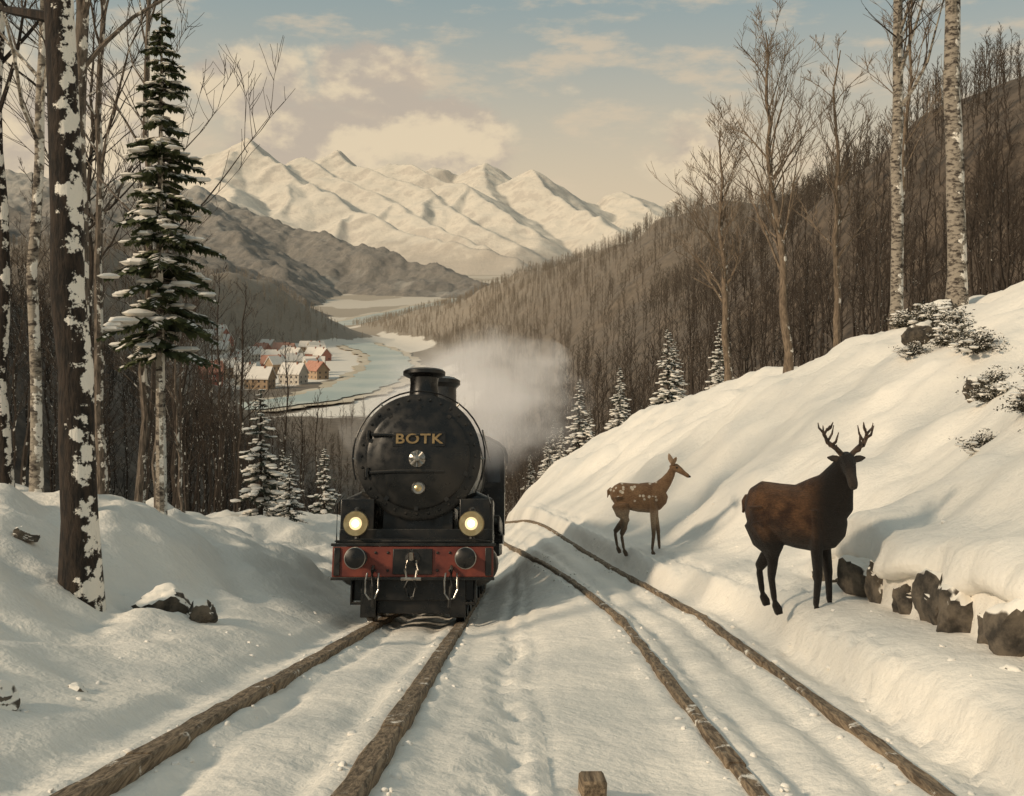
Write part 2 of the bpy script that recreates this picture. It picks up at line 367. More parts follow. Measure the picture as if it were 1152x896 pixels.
# ---------------------------------------------------------------- village
mroof=simple('roof_snow',(.76,.73,.68),(.84,.80,.75),.5,.8,0,hz=True)
def wallm(n,c): return simple(n,c,tuple(q*.75 for q in c),.7,.85,0,hz=True)
wm=[wallm('wall_red',(.42,.07,.04)),wallm('wall_ochre',(.40,.26,.15)),wallm('wall_white',(.62,.57,.5)),wallm('wall_brown',(.15,.10,.07))]
mroofr=simple('roof_tile_red',(.36,.10,.06),(.5,.2,.13),.5,.8,0,hz=True)
mwin=simple('window_dark',(.03,.03,.035),(.06,.06,.06),1,.3,0); mch=simple('chimney_brick',(.28,.12,.08),(.35,.18,.12),2,.9,0)
hs=[];vr=random.Random(5); tries=0
while len(hs)<34 and tries<6000:
    tries+=1; D=vr.uniform(520,900); k=vr.uniform(-.30,-.185); x=k*D
    if river_d(x,D)<34 or any(math.hypot((x-a),(D-b))<21 for a,b in hs) or Hs(x,D)>-24: continue
    hs.append((x,D))
for x,y in hs:
    mb=MB(); w=vr.uniform(7,9.5); l=vr.uniform(10,16); h=vr.uniform(4.2,6.8); r=w*.55; ov=.6
    mb.bx(-l/2,l/2,-w/2,w/2,-3,h,0)
    mb.add([(-l/2,-w/2,h),(-l/2,w/2,h),(-l/2,0,h+r)],[(0,1,2)],0); mb.add([(l/2,-w/2,h),(l/2,w/2,h),(l/2,0,h+r)],[(0,1,2)],0)
    for sg in (-1,1):
        a=(w/2+ov); zz=h-ov*r/(w/2)
        mb.add([(-l/2-ov,sg*a,zz),(l/2+ov,sg*a,zz),(l/2+ov,0,h+r),(-l/2-ov,0,h+r),(-l/2-ov,sg*a,zz+.6),(l/2+ov,sg*a,zz+.6),(l/2+ov,0,h+r+.65),(-l/2-ov,0,h+r+.65)],[(0,1,2,3),(4,5,6,7),(0,1,5,4),(1,2,6,5),(3,2,6,7),(0,3,7,4)],1)
    for k in range(4):
        for lv in ([1.4] if h<4.8 else [1.2,3.8]):
            for sg in(-1,1): mb.box((-l/2+(k+.5)*l/4,sg*(w/2+.02),lv+.2),(.9,.1,1.1),2)
    for lv in ([1.4] if h<4.8 else [1.2,3.8]):
        for sg in (-1,1):
            for q in (-.25,.25): mb.box((sg*(l/2+.02),q*w,lv+.2),(.1,.9,1.1),2)
    mb.bx(l*.2,l*.2+.8,-.9,-.1,h+r*.3,h+r+1.2,3)
    mb.obj('village_house',[wm[vr.choice([0,0,1,1,2,2,3])],mroofr if vr.random()<.15 else mroof,mwin,mch],smooth=False,loc=(x,y,Hs(x,y)),rot=(0,0,vr.uniform(-.9,.9)))
# ---------------------------------------------------------------- trees
def gen_tree(seed,Ht,r0,nb=20,cs=.35,lev=3,lean=(0,0),elev=(30,60),blen=.3,tw=.012,tside=8,kids=(6,4),mat2=True,wob=.012,taper=.75):
    rg=random.Random(seed); mb=MB(); n=16; pts=[];rad=[]; ox=oy=0
    for i in range(n):
        t=i/(n-1); ox+=rg.uniform(-wob,wob)*Ht*(i>0); oy+=rg.uniform(-wob,wob)*Ht*(i>0)
        pts.append(Vector((ox+lean[0]*t*Ht,oy+lean[1]*t*Ht,t*Ht-.4*(i==0)))); rad.append(max(r0*(1-t*.93)**taper*(1.35 if i==0 else 1),tw))
    mb.tube(pts,rad,tside,0)
    def br(p,d,L,r,lv):
        ns=5 if lv==1 else (4 if lv==2 else 3); P=[p];q=Vector(p);dd=Vector(d)
        for i in range(ns):
            dd=(dd+Vector((rg.uniform(-.22,.22),rg.uniform(-.22,.22),rg.uniform(-.05,.2)))).normalized(); q=q+dd*(L/ns); P.append(q.copy())
        R=[max(r*(1-i/ns*.85),tw*.6) for i in range(ns+1)]
        mb.tube(P,R,5 if lv==1 else 3,1 if lv>1 else 0,cap=False)
        if lv<lev:
            for k in range(kids[lv-1]):
                t=rg.uniform(.2,1)*ns; i=min(int(t),ns-1); s_=P[i].lerp(P[i+1],t-i)
                az=rg.uniform(0,6.283); base=(P[i+1]-P[i]).normalized()
                rv=Vector((math.cos(az),math.sin(az),rg.uniform(-.2,.6))); nd=(base*1.0+rv*.8).normalized()
                br(s_,nd,L*rg.uniform(.35,.6)*(1.15-t/ns*.5),max(R[i]*.55,tw),lv+1)
    for k in range(nb):
        t=cs+(1-cs)*(k+rg.random())/nb*.97; i=min(int(t*(n-1)),n-2); f=t*(n-1)-i; p=pts[i].lerp(pts[i+1],f)
        az=rg.uniform(0,6.283); el=math.radians(rg.uniform(*elev)); L=Ht*blen*(1-(t-cs)/(1-cs)*.75)*rg.uniform(.6,1.15)
        br(p,Vector((math.cos(az)*math.cos(el),math.sin(az)*math.cos(el),math.sin(el))),L,max(rad[i]*rg.uniform(.3,.5),tw*1.5),1)
    return mb
def gen_fir(seed,Ht,R,c0,snow,dens=1.,tr=.12,gap=.3,droop=.35):
    rg=random.Random(seed); mb=MB(); mb.tube([(0,0,-.4),(rg.uniform(-.05,.05),0,Ht*.5),(0,0,Ht*.97)],[tr*1.2,tr*.7,.015],8,0)
    z=c0*Ht
    while z<Ht*.985:
        t=(z-c0*Ht)/(Ht*(1-c0)); Lb=R*((1-t)**.85)*(.45+.55*min(1,t*6+.35))+.05
        nbr=max(4,int(rg.randint(5,7)*dens)); a0=rg.uniform(0,6.28)
        for k in range(nbr):
            az=a0+6.283*k/nbr+rg.uniform(-.35,.35); L=Lb*rg.uniform(.5,1.25); zz=z+rg.uniform(-.8,.8)*gap
            dx,dy=math.cos(az),math.sin(az); ns=6; P=[]
            for i in range(ns+1):
                s_=i/ns; P.append(Vector((dx*L*s_,dy*L*s_,zz+L*(.22*s_-droop*s_*s_*1.6+ .18*s_**4)*(1-.6*t))))
            mb.tube(P,[max(.018*(1-i/ns)*Ht/8,.004) for i in range(ns+1)],3,0,cap=False)
            nt_=max(6,int(L*15*dens))
            for j in range(nt_):
                s_=(j+rg.random())/nt_; s_=.12+.88*s_; i=min(int(s_*ns),ns-1); p=P[i].lerp(P[i+1],s_*ns-i)
                for sg in (-1,1):
                    tl=(L*.34*(1-s_)+.11*Ht/8)*rg.uniform(.7,1.25); w=tl*.22+.012*Ht/8
                    d=Vector((dx*.75-dy*sg*.9,dy*.75+dx*sg*.9,-.25-rg.random()*.45)).normalized(); sd=Vector((-d.y,d.x,0)).normalized()*w
                    e=p+d*tl; mid=p+d*tl*.45
                    mb.add([p,mid+sd+Vector((0,0,-.2*w)),e,mid-sd+Vector((0,0,-.2*w))],[(0,1,2,3)],1)
                    if rg.random()<.85:
                        h=Vector((d.x*.3,d.y*.3,-1)).normalized(); mb.add([p+d*tl*.1,p+d*tl*.5+h*tl*.5,p+d*tl*.8],[(0,1,2)],1)
                    if rg.random()<snow*.6:
                        o=Vector((0,0,.02)); mb.add([p+o,mid+sd*.8+o,p+d*tl*.8+o,mid-sd*.8+o],[(0,1,2,3)],2)
            for j in range(max(2,int(4*L/ (R+.01)+1))):
                if rg.random()<snow:
                    s_=rg.uniform(.3,1); i=min(int(s_*ns),ns-1); p=P[i].lerp(P[i+1],s_*ns-i); q=L*rg.uniform(.08,.16)+.02
                    mb.sph((p.x,p.y,p.z+q*.2),(q*(1+abs(dx)*.5),q*(1+abs(dy)*.5),q*.36),2,7,4,.22,rg)
        z+=gap*rg.uniform(.8,1.2)*(1.15-.6*t)
    mb.tube([(0,0,Ht*.93),(0,0,Ht*1.02)],[.03,.006],4,1)
    return mb
BT=[m_brown,m_twig]
near_v=[gen_tree(100+i,15,.10+.025*(i%3),nb=20,cs=.36+.06*(i%3),lev=3,lean=(random.uniform(-.03,.03),random.uniform(-.03,.03)),elev=(30,65),blen=.22,tw=.010,tside=5,kids=(5,3)).mesh('bare_tree_mesh',BT) for i in range(6)]
low_v=[gen_tree(200+i,11,.11,nb=13,cs=.2,lev=2,elev=(35,70),blen=.34,tw=.035,tside=4,kids=(5,1)).mesh('forest_tree_mesh',BT) for i in range(5)]
far_v=[gen_tree(260+i,11,.13,nb=11,cs=.15,lev=2,elev=(40,70),blen=.36,tw=.09,tside=3,kids=(3,1)).mesh('far_tree_mesh',BT) for i in range(4)]
def tree_at(name,x,y,mb,mats,rz=0,dz=0): return mb.obj(name,mats,loc=(x,y,Hs(x,y)+dz),rot=(0,0,rz))
TB=[m_bark,m_bark]
tree_at('oak_tree',-5.35,12.7,gen_tree(1,14,.225,nb=12,cs=.5,lev=3,lean=(-.04,.0),elev=(5,35),blen=.28,tside=24,wob=.004,taper=.4,tw=.008),TB)
G=[m_bark2,m_twig]; B=[m_birch,m_twig]
tree_at('bare_tree',-6.9,16.5,gen_tree(2,15,.14,nb=16,cs=.45,lean=(-.015,0),tside=10,wob=.004,taper=.5,tw=.008),G)
tree_at('birch_tree',-8.0,17.2,gen_tree(3,14,.10,nb=14,cs=.4,lean=(.01,0),tside=10,wob=.005,taper=.5,tw=.008),B)
tree_at('bare_tree',-8.9,18.0,gen_tree(4,15,.13,nb=14,cs=.4,lean=(-.01,0),tside=10,wob=.005,tw=.008),[m_bark,m_twig])
tree_at('bare_tree',-7.5,20.5,gen_tree(5,14,.10,nb=15,cs=.35,lean=(.01,0),tside=8,wob=.006,tw=.008),G)
tree_at('bare_tree',-8.8,22.,gen_tree(6,16,.12,nb=15,cs=.35,lean=(.0,0),tside=8,wob=.006,tw=.008),G)
tree_at('bare_tree',-10.4,24.,gen_tree(7,16,.14,nb=15,cs=.35,lean=(.01,0),tside=8,wob=.006,tw=.008),[m_bark,m_twig])
tree_at('bare_tree',-9.0,26.,gen_tree(8,9,.08,nb=15,cs=.25,lean=(.03,0),tside=8,wob=.01,tw=.009),G)
tree_at('bare_tree',-9.3,29.,gen_tree(9,7,.07,nb=14,cs=.25,lean=(-.03,0),tside=8,wob=.01,tw=.009),G)
tree_at('birch_tree',12.6,33.5,gen_tree(10,17,.21,nb=16,cs=.42,lean=(-.01,0),tside=12,wob=.003,taper=.4,tw=.011),B)
tree_at('birch_tree',12.6,29,gen_tree(11,16,.27,nb=14,cs=.5,lean=(-.01,0),tside=12,wob=.003,taper=.4,tw=.011),B)
TT=[m_tan,m_tant]
tree_at('bare_tree',11.6,43,gen_tree(12,14.5,.20,nb=22,cs=.28,lean=(-.02,0),elev=(50,74),blen=.5,tside=10,wob=.010,tw=.012,kids=(8,5)),TT)
tree_at('bare_tree',11.0,52,gen_tree(13,13,.2,nb=24,cs=.3,lean=(-.03,0),elev=(40,70),blen=.42,tside=10,wob=.010,tw=.014,kids=(8,5)),TT)
tree_at('bare_tree',14.6,46,gen_tree(14,14,.17,nb=18,cs=.3,lean=(.02,0),elev=(45,70),blen=.35,tside=8,wob=.01,tw=.012,kids=(7,4)),TT)
tree_at('bare_tree',14.0,38,gen_tree(15,15,.12,nb=18,cs=.4,lean=(.01,0),elev=(45,70),blen=.25,tside=8,wob=.01,tw=.012,kids=(6,4)),TT)
# trees beside the line further back along the bank; their shadows fall over the snow
for i,(x,y) in enumerate([(-8.5,.5),(-10.5,-2.5),(-13,2),(-11.5,5.5)]):
    tree_at('bare_tree',x,y,gen_tree(70+i,14,.2,nb=22,cs=.3,elev=(25,60),blen=.34,tside=8,wob=.008,tw=.012,kids=(7,4)),G)
FM=[m_birch,m_needle,m_snow]; FM2=[m_brown,m_needle2,m_snow]
tree_at('spruce_tree',-6.85,20,gen_fir(31,9.9,1.3,.32,.62,1.15,.10,.30,.46),FM)
firs=[gen_fir(40+i,5,1.25,.05,.95,.9,.08,.30,.42).mesh('snowy_fir_mesh',FM2) for i in range(3)]
for i,(x,y,s_) in enumerate([(-8.6,35,1.0),(-7.4,34,.5),(-9.9,54,1.1),(-8.3,37,.6),(5.0,76,1.15),(9.6,63,.95),(3.0,86,.8),(7.6,72,.7),(1.6,92,.7),(6.4,84,.8),(10.8,68,.8),(12.2,60,.8),(-3,98,1.0),(4.2,100,1.2),(9.5,90,1.2),(-14,60,1.2),(-12,70,1.0),(3.9,80,.55),(11.6,57,.5)]):
    place('snowy_fir_tree',firs[i%3],(x,y,Hs(x,y)-.1),(0,0,i*1.3),(s_,s_,s_*(.9+.1*(i%3))))
fr=random.Random(77)
def forest(name,n,gen,meshes,smin,smax,floor=False):
    e=empty(name); k=0; pts=[gen() for _ in range(n*3)]
    xs=np.array([p[0] for p in pts]); ys=np.array([p[1] for p in pts]); zs=H(xs,ys); a,b_=hills(xs,ys); hh=np.maximum(a,b_)
    for x,y,z,h in zip(xs,ys,zs,hh):
        if k>=n: break
        if y>110 and h<4 and not floor: continue
        if river_d(x,y)<(24 if floor else 30): continue
        if ((x+165)/60)**2+((y-690)/190)**2<1: continue
        f=1.
        if 0<x<30 and y<90: f=.62+.38*min(1,(x-13)/14)
        place('tree_part',meshes[fr.randrange(len(meshes))],(x,y,z-.2),(fr.uniform(-.05,.05),fr.uniform(-.05,.05),fr.uniform(0,6.28)),fr.uniform(smin,smax)*f,parent=e); k+=1
def g1():
    y=fr.uniform(20,95); lo=14.5+max(0,(40-y))*.12
    return lo+fr.random()**1.2*90,y
forest('bare_forest',350,g1,near_v,.55,1.0)
def g2():
    y=85+fr.random()**1.3*900; rx=float(rr(y)[0]); return rx-fr.uniform(-25,140),y
forest('distant_forest',2900,g2,low_v,.65,1.0)
def g3():
    y=fr.uniform(22,95); return -13-fr.random()**1.4*70,y
forest('bare_forest',260,g3,near_v,.65,1.05)
def g4():
    y=90+fr.random()**1.3*600; lx=float(lr(y)[0]); return lx+fr.uniform(-40,108),y
forest('distant_forest',1500,g4,low_v,.6,.95)
def g4b():
    y=fr.uniform(600,1130); lx=float(lr(y)[0]); return lx+fr.uniform(-60,105),y
forest('distant_forest',1300,g4b,far_v,.6,1.0)
def g2b():
    y=fr.uniform(900,1850); rx=float(rr(y)[0]); return rx-fr.uniform(-30,160),y
forest('distant_forest',1500,g2b,far_v,.7,1.1)
def g5():
    y=fr.uniform(85,170); return fr.uniform(-30,20),y
forest('distant_forest',170,g5,low_v,.4,.75)
def g6():
    y=fr.uniform(90,330); rx=float(rr(y)[0]); return rx-fr.uniform(-15,70),y
forest('distant_forest',700,g6,low_v,.6,.95)
def g7():
    y=fr.uniform(160,400); return y*fr.uniform(-.34,.0),y
forest('distant_forest',420,g7,low_v,.5,.85,True)
# ---------------------------------------------------------------- shrubs, rocks
m_leaf=simple('shrub_leaf',(.02,.02,.012),(.07,.06,.035),5,.9,0)
def shrub(seed,R):
    rg=random.Random(seed); mb=MB()
    for i in range(80):
        az=rg.uniform(0,6.28); el=rg.uniform(.1,1.5); L=R*rg.uniform(.5,1.1); d=Vector((math.cos(az)*math.cos(el),math.sin(az)*math.cos(el),math.sin(el)))
        p1=d*L*.5+Vector((rg.uniform(-.1,.1),rg.uniform(-.1,.1),0))*R; p2=d*L; mb.tube([(0,0,-.1),p1,p2],[.012,.008,.004],3,0,cap=False)
        for j in range(26):
            q=p1.lerp(p2,rg.uniform(-.3,1.15))+Vector([rg.gauss(0,.09*R) for _ in range(3)]); e=Vector([rg.gauss(0,1) for _ in range(3)]).normalized()*.06; g=Vector([rg.gauss(0,1) for _ in range(3)]).normalized()*.03
            mb.add([q-e,q+g,q+e,q-g],[(0,1,2,3)],2 if (rg.random()<.3 and q.z>.2*R) else 1)
        if rg.random()<.35:
            q=p2; r=R*rg.uniform(.07,.19); mb.sph((q.x,q.y,q.z),(r,r,r*.4),2,8,5,.25,rg)
    return mb
shs=[shrub(300+i,1.).mesh('snowy_shrub_mesh',[m_brown,m_leaf,m_snow]) for i in range(3)]
for i,(x,y,s_) in enumerate([(6.9,15.0,.33),(7.3,14.3,.38),(8.4,17.8,.42),(9.8,21.5,.5),(10.4,24,.6),(11.2,27,.65),(9.6,24.5,.4),(11.6,30,.55),(7.0,13.2,.28),(8.6,16.4,.4),(10.9,25.2,.6),(10.2,22.6,.5),(9.2,19.6,.45)]):
    place('snowy_shrub',shs[i%3],(x,y,Hs(x,y)-.05),(0,0,i*2.1),(s_*1.25,s_*1.25,s_*.9))
def rock(seed,sx,sy,sz):
    rg=random.Random(seed); import bmesh
    bm=bmesh.new(); bmesh.ops.create_icosphere(bm,subdivisions=4,radius=1)
    ph=[rg.uniform(0,9) for _ in range(6)]
    planes=[(Vector([rg.gauss(0,1) for _ in range(3)]).normalized(),rg.uniform(.55,.82)) for _ in range(12)]
    for v in bm.verts:
        c=v.co.normalized(); k=1.
        for p,o in planes:
            d=c.dot(p)
            if d>o: k=min(k,o/d)
        k+=.06*math.sin(c.x*6+ph[0])*math.sin(c.y*7+ph[1])+.02*math.sin(c.z*17+ph[2]+c.x*11)
        v.co=Vector((c.x*k*sx,c.y*k*sy,c.z*k*sz))
    me=bpy.data.meshes.new('rock'); bm.to_mesh(me); bm.free(); me.materials.append(m_rock)
    me.polygons.foreach_set('use_smooth',[True]*len(me.polygons)); me.set_sharp_from_angle(angle=math.radians(30)); return me
def uedge(y): return float(tc(y))+2.42-.18*float(vn(np.array(1.3),np.array(y*.9),5))
rl=[]
for i,(y,a,b_,c_,dz) in enumerate([(14.7,.24,.30,.30,.14),(14.1,.16,.2,.2,.1),(13.2,.30,.48,.40,.22),(12.75,.2,.22,.5,.14),(11.8,.18,.24,.28,.14),(11.1,.32,.40,.40,.22),(10.6,.36,.5,.52,.22),(9.85,.22,.26,.30,.14),(9.3,.34,.45,.42,.24),(8.7,.2,.25,.26,.12)]):
    x=uedge(y)-.02; z0=Hs(x-.5,y); rl.append((x,y,z0+dz,a,b_,c_))
V=[];F=[]; ys_=np.arange(8.3,15.6,.07); nP=9
for y in ys_:
    xe=uedge(y); z0=Hs(xe-.5,y); n_=.13*float(vn(np.array(2.),np.array(y*1.7),61))*2+.05*float(vn(np.array(2.),np.array(y*6),62))*2; nz=.10*float(vn(np.array(5.),np.array(y*1.3),63))*2
    e=float(ss(8.3,9.2,y)*(1-ss(14.6,15.6,y))); zt=Hs(xe+.4,y); lo=z0+(.36+nz)*e+.3*(1-e)
    sec=[(xe+.3,lo-.02),(xe+.10,lo),(xe-.08+n_,lo+.04),(xe-.15+n_,lo+.12),(xe-.13+n_,lo+.21),(xe-.02+n_*.6,lo+(zt-lo)*.85),(xe+.2,zt+.05),(xe+.5,Hs(xe+.5,y)+.03),(xe+.9,Hs(xe+.9,y)-.04)]
    for k,(a,b_) in enumerate(sec):
        if k<6: b_=z0-.1+(b_-z0+.1)*e; 
        V.append((a,y,b_ if e>.02 else min(b_,Hs(a,y)-.03)))
for i in range(len(ys_)-1):
    for k in range(nP-1): F.append((i*nP+k,i*nP+k+1,(i+1)*nP+k+1,(i+1)*nP+k))
mb=MB(); mb.add(V,F); mb.obj('snow_ledge',[mg],ang=180)
for (x,y,dz,a,b_,c_) in [(4.2,8.6,-.05,.10,.14,.08),(-4.6,13.6,.12,.46,.34,.30),(-4.1,13.4,.05,.26,.3,.22),(-3.65,7.2,.0,.17,.2,.15),(-3.55,8.3,-.02,.10,.14,.07),(-6.4,13.4,.05,.2,.25,.12),(7.4,14.2,.1,.35,.3,.2),(6.3,11.6,.0,.25,.3,.15),(10.2,25.5,.2,.5,.4,.4),(8.9,19.5,.1,.4,.3,.3),(11.9,28.5,.2,.6,.5,.45)]:
    rl.append((x,y,Hs(x,y)+dz,a,b_,c_))
for i,(x,y,z,a,b_,c_) in enumerate(rl): place('snowy_rock',rock(540+i,a,b_,c_),(x,y,z),((i%3-1)*.2,(i%4-1.5)*.15,(i*1.9)%3.1 if i<10 else .3*(i%3)))
# ---------------------------------------------------------------- tracks
def beam_rail(cfun,y0,y1,parent,w=.15,h=.16,top=.07,seed=0):
    rg=random.Random(seed); y=y0; k=0
    while y<y1:
        L=rg.uniform(3.2,4.4); ye=min(y+L,y1); n=max(3,int((ye-y)/.3)); mb=MB(); V=[];F=[]
        ox=rg.uniform(-.012,.012)
        for i in range(n+1):
            q=y+.012+(ye-y-.024)*i/n; x=cfun(q)+ox; z=base_z(x,q)+top+rg.uniform(-.008,.008); ww=w/2+rg.uniform(-.01,.01); c_=.02
            for (a,b_) in ((-ww,-h),(-ww,-c_),(-ww+c_,0),(ww-c_,0),(ww,-c_),(ww,-h)): V.append((x+a,q,z+b_))
        for i in range(n):
            for j in range(6): F.append((i*6+j,i*6+(j+1)%6,(i+1)*6+(j+1)%6,(i+1)*6+j))
        F+= [(0,1,2,3,4,5),tuple(n*6+j for j in (5,4,3,2,1,0))]
        mb.add(V,F); mb.obj('rail_timber_%d'%k,[m_wood],parent=parent,ang=30); y=ye; k+=1
def base_z(x,y):
    m=float(ss(-1.0,1.4,np.array(x))); return float(Lp(y))*(1-m)+float(Rp(y))*m
t1=empty('railway_track'); TX=-1.6
beam_rail(lambda y:TX-.72,3,32,t1,seed=1,w=.18,top=.085); beam_rail(lambda y:TX+.72,3,32,t1,seed=2,w=.17,top=.085)
t2=empty('railway_track')
beam_rail(lambda y:float(tc(y))-.62,4,75,t2,seed=3,w=.13,top=.06); beam_rail(lambda y:float(tc(y))+.62,4,75,t2,seed=4,w=.13,top=.06)
mb=MB(); mb.box((0,0,0),(.165,.16,.7)); o=mb.obj('wooden_post',[m_wood],loc=(.51,6.65,Hs(.51,6.65)-.22),rot=(.05,.04,.1)); bv=o.modifiers.new('b','BEVEL'); bv.width=.015
# ---------------------------------------------------------------- locomotive
mk,nt,b=newmat('black_enamel'); o=objco(nt); f=noise(nt,o,3,5); c=mix(nt,mr(nt,f,.4,.7),(.007,.007,.007),(.022,.019,.016))
g=N(nt,'ShaderNodeNewGeometry'); s=N(nt,'ShaderNodeSeparateXYZ'); nt.links.new(g.outputs['Normal'],s.inputs[0])
dst=M(nt,'MULTIPLY',mr(nt,M(nt,'ADD',s.outputs[2],M(nt,'MULTIPLY',noise(nt,o,7,5,.7),.6)),1.0,1.35),.35)
c=mix(nt,dst,c,(.35,.32,.28)); nt.links.new(c,b.inputs['Base Color'])
nt.links.new(mr(nt,noise(nt,o,6,5),.3,.7,.22,.5),b.inputs['Roughness']); b.inputs['Metallic'].default_value=.2; bump(nt,noise(nt,o,9,3),b,.12,.01)
mred=simple('buffer_red',(.10,.017,.011),(.18,.036,.02),4,.45,.2,.004)
mbr=simple('aged_brass',(.50,.36,.18),(.65,.50,.28),8,.32,.2,.003,metal=1)
mbl=simple('letter_brass',(.20,.135,.06),(.30,.21,.10),8,.45,.2,.003,metal=.3)
mst=simple('worn_steel',(.22,.20,.18),(.42,.39,.35),8,.35,.2,.003,metal=1)
mgl,nt,b=newmat('lamp_glass'); b.inputs['Base Color'].default_value=(.9,.75,.5,1); b.inputs['Roughness'].default_value=.15; b.inputs['Emission Color'].default_value=(1,.68,.34,1)
b.inputs['Emission Strength'].default_value=.7
mcab=simple('cab_glass',(.02,.025,.03),(.03,.03,.035),2,.08,0)
mgl2,nt,b=newmat('lamp_bulb'); b.inputs['Base Color'].default_value=(1,.9,.7,1); b.inputs['Emission Color'].default_value=(1,.85,.6,1); b.inputs['Emission Strength'].default_value=4
LM=[mk,mred,mbr,mst,mgl,mcab,mgl2]
loco=empty('steam_locomotive',(TX-.05,16.75,float(Lp(16.75))+.085),(-math.atan(.24),0,0))
loco.scale=(1.03,1,1.03)
def part(mb,name,bev=.012,ang=35):
    o=mb.obj(name,LM,parent=loco,ang=ang)
    if bev:
        q=o.modifiers.new('b','BEVEL'); q.width=bev; q.segments=2; q.limit_method='ANGLE'; q.angle_limit=math.radians(50)
    return o
mb=MB(); mb.bx(-1.3,1.3,0,.12,.74,1.22,1); mb.bx(-1.33,1.33,-.02,.14,1.222,1.27,0); mb.bx(-1.32,1.32,-.015,.13,.69,.738,0)
for x in (-1.22,1.22): mb.bx(x-.05,x+.05,-.03,.0,.76,1.2,0)
mb.bx(-.32,.32,-.035,-.002,.78,1.18,0)
for x in (-.6,-.4,.4,.6):
    for z in (.84,1.12): mb.lathe((x,-.001,z),(0,-1,0),[(.025,0),(.022,.02)],8,0)
part(mb,'buffer_beam')
mb=MB(); mb.bx(-1.28,1.28,.14,2.0,1.272,1.32,0); mb.bx(-1.28,1.28,.5,.56,1.32,1.5,0)
for sg in(-1,1):
    mb.bx(min(sg*.72,sg*1.28),max(sg*.72,sg*1.28),.55,1.9,1.32,2.0,0)
    mb.tube([(sg*.72,1.0,1.9),(sg*1.0,1.0,2.03),(sg*1.24,1.0,1.95)],[.12,.12,.08],12,0)
    mb.bx(min(sg*.95,sg*1.38),max(sg*.95,sg*1.38),1.9,8.0,1.72,1.77,0); mb.bx(min(sg*1.34,sg*1.38),max(sg*1.34,sg*1.38),1.9,8.0,1.5,1.72,0)
    mb.lathe((sg*1.0,.75,.92),(0,1,0),[(.2,-.06),(.34,0),(.36,.04),(.36,1.3),(.3,1.36)],24,0)
    mb.bx(min(sg*.78,sg*1.02),max(sg*.78,sg*1.02),.2,.45,.30,.34,0); mb.bx(min(sg*.99,sg*1.02),max(sg*.99,sg*1.02),.2,.45,.30,.75,0)
mb.bx(-.62,.62,.75,8,.55,1.271,0); mb.bx(-.6,.6,.8,2.4,1.32,2.1,0)
mb.bx(-.98,.98,.32,.4,.36,.7,0); mb.bx(-.85,-.6,.2,.28,.10,.7,0); mb.bx(.6,.85,.2,.28,.10,.7,0); mb.bx(-.6,.6,.42,.5,.15,.5,0)
part(mb,'frame_and_running_board')
CZ=2.72
mb=MB(); 
mb.lathe((0,0,CZ),(0,1,0),[(1.02,.62),(1.07,.64),(1.07,.74),(1.04,.76),(1.04,2.5),(1.06,2.51),(1.06,2.6),(.95,2.62),(.95,4.4),(.975,4.41),(.975,4.5),(.95,4.51),(.95,6.3),(.975,6.31),(.975,6.4),(.95,6.41),(.97,8.1)],64,0)
for k in range(32):
    th=6.283*k/32; mb.lathe((math.cos(th)*.975,.625,CZ+math.sin(th)*.975),(0,-1,0),[(.026,0),(.026,.012),(.014,.026)],8,0)
part(mb,'boiler',0)
mb=MB(); mb.lathe((0,.62,CZ-.02),(0,-1,0),[(.88,-.01),(.88,.05),(.85,.07),(.80,.075),(.70,.12),(.5,.165),(.28,.19),(.02,.2)],64,0)
for dz in (.42,-.34):
    w=.62; mb.tube([(-.80,.51,CZ+dz*.85),(-w*.6,.44,CZ+dz*.8),(0,.43 if dz>0 else .42,CZ+dz*.8),(.45,.47,CZ+dz*.8)],[(.03,.03)]*4,8,0)
for z in (CZ+.35,CZ-.28): mb.lathe((-.86,.55,z-.08),(0,0,1),[(.045,0),(.045,.16)],12,0)
for k in range(10):
    th=6.283*k/10+.3; mb.box((math.cos(th)*.86,.57,CZ-.02+math.sin(th)*.86),(.07,.06,.07),0,(0,-th,0))
part(mb,'smokebox_door',0)
mb=MB(); mb.lathe((0,.44,CZ-.06),(0,-1,0),[(.14,-.02),(.14,.03),(.09,.05),(.05,.09),(.05,.14),(.01,.15)],24,3)
for k in range(8):
    th=6.283*k/8; mb.tube([(0,.37,CZ-.06),(math.cos(th)*.14,.36,CZ-.06+math.sin(th)*.14)],[.018,.026],6,3)
mb.lathe((.03,.47,CZ-.55),(0,-1,0),[(.10,-.02),(.115,.06),(.115,.1),(.1,.12),(.095,.1)],24,3); mb.lathe((.03,.40,CZ-.55),(0,-1,0),[(.09,0),(.06,.03),(.01,.04)],24,2)
part(mb,'door_handle_and_lamp',0)
mb=MB(); mb.lathe((0,1.5,CZ+.92),(0,0,1),[(.46,-.05),(.40,.05),(.30,.12),(.265,.22),(.25,.46),(.26,.56),(.33,.59),(.385,.62),(.385,.68),(.35,.71),(.27,.715),(.22,.67),(.21,.3)],40,0)
mb.lathe((.12,4.3,CZ+.85),(0,0,1),[(.42,-.05),(.36,.05),(.33,.12),(.32,.86),(.40,.94),(.40,1.02),(.30,1.08),(.01,1.10)],40,0)
mb.lathe((0,6.2,CZ+.85),(0,0,1),[(.36,-.05),(.30,.06),(.27,.25),(.2,.36),(.01,.42)],32,0)
mb.lathe((.25,7.2,CZ+.85),(0,0,1),[(.07,0),(.07,.35),(.02,.4)],12,2)
part(mb,'chimney_and_domes',0)
mb=MB()
prof=[(-1.42,1.5)]; 
for k in range(13):
    th=math.pi*k/12; prof.append((-1.42*math.cos(th),3.35+.5*math.sin(th)))
prof.append((1.42,1.5)); n=len(prof)
V=[(x,7.9,z) for x,z in prof]+[(x,10.2,z) for x,z in prof]
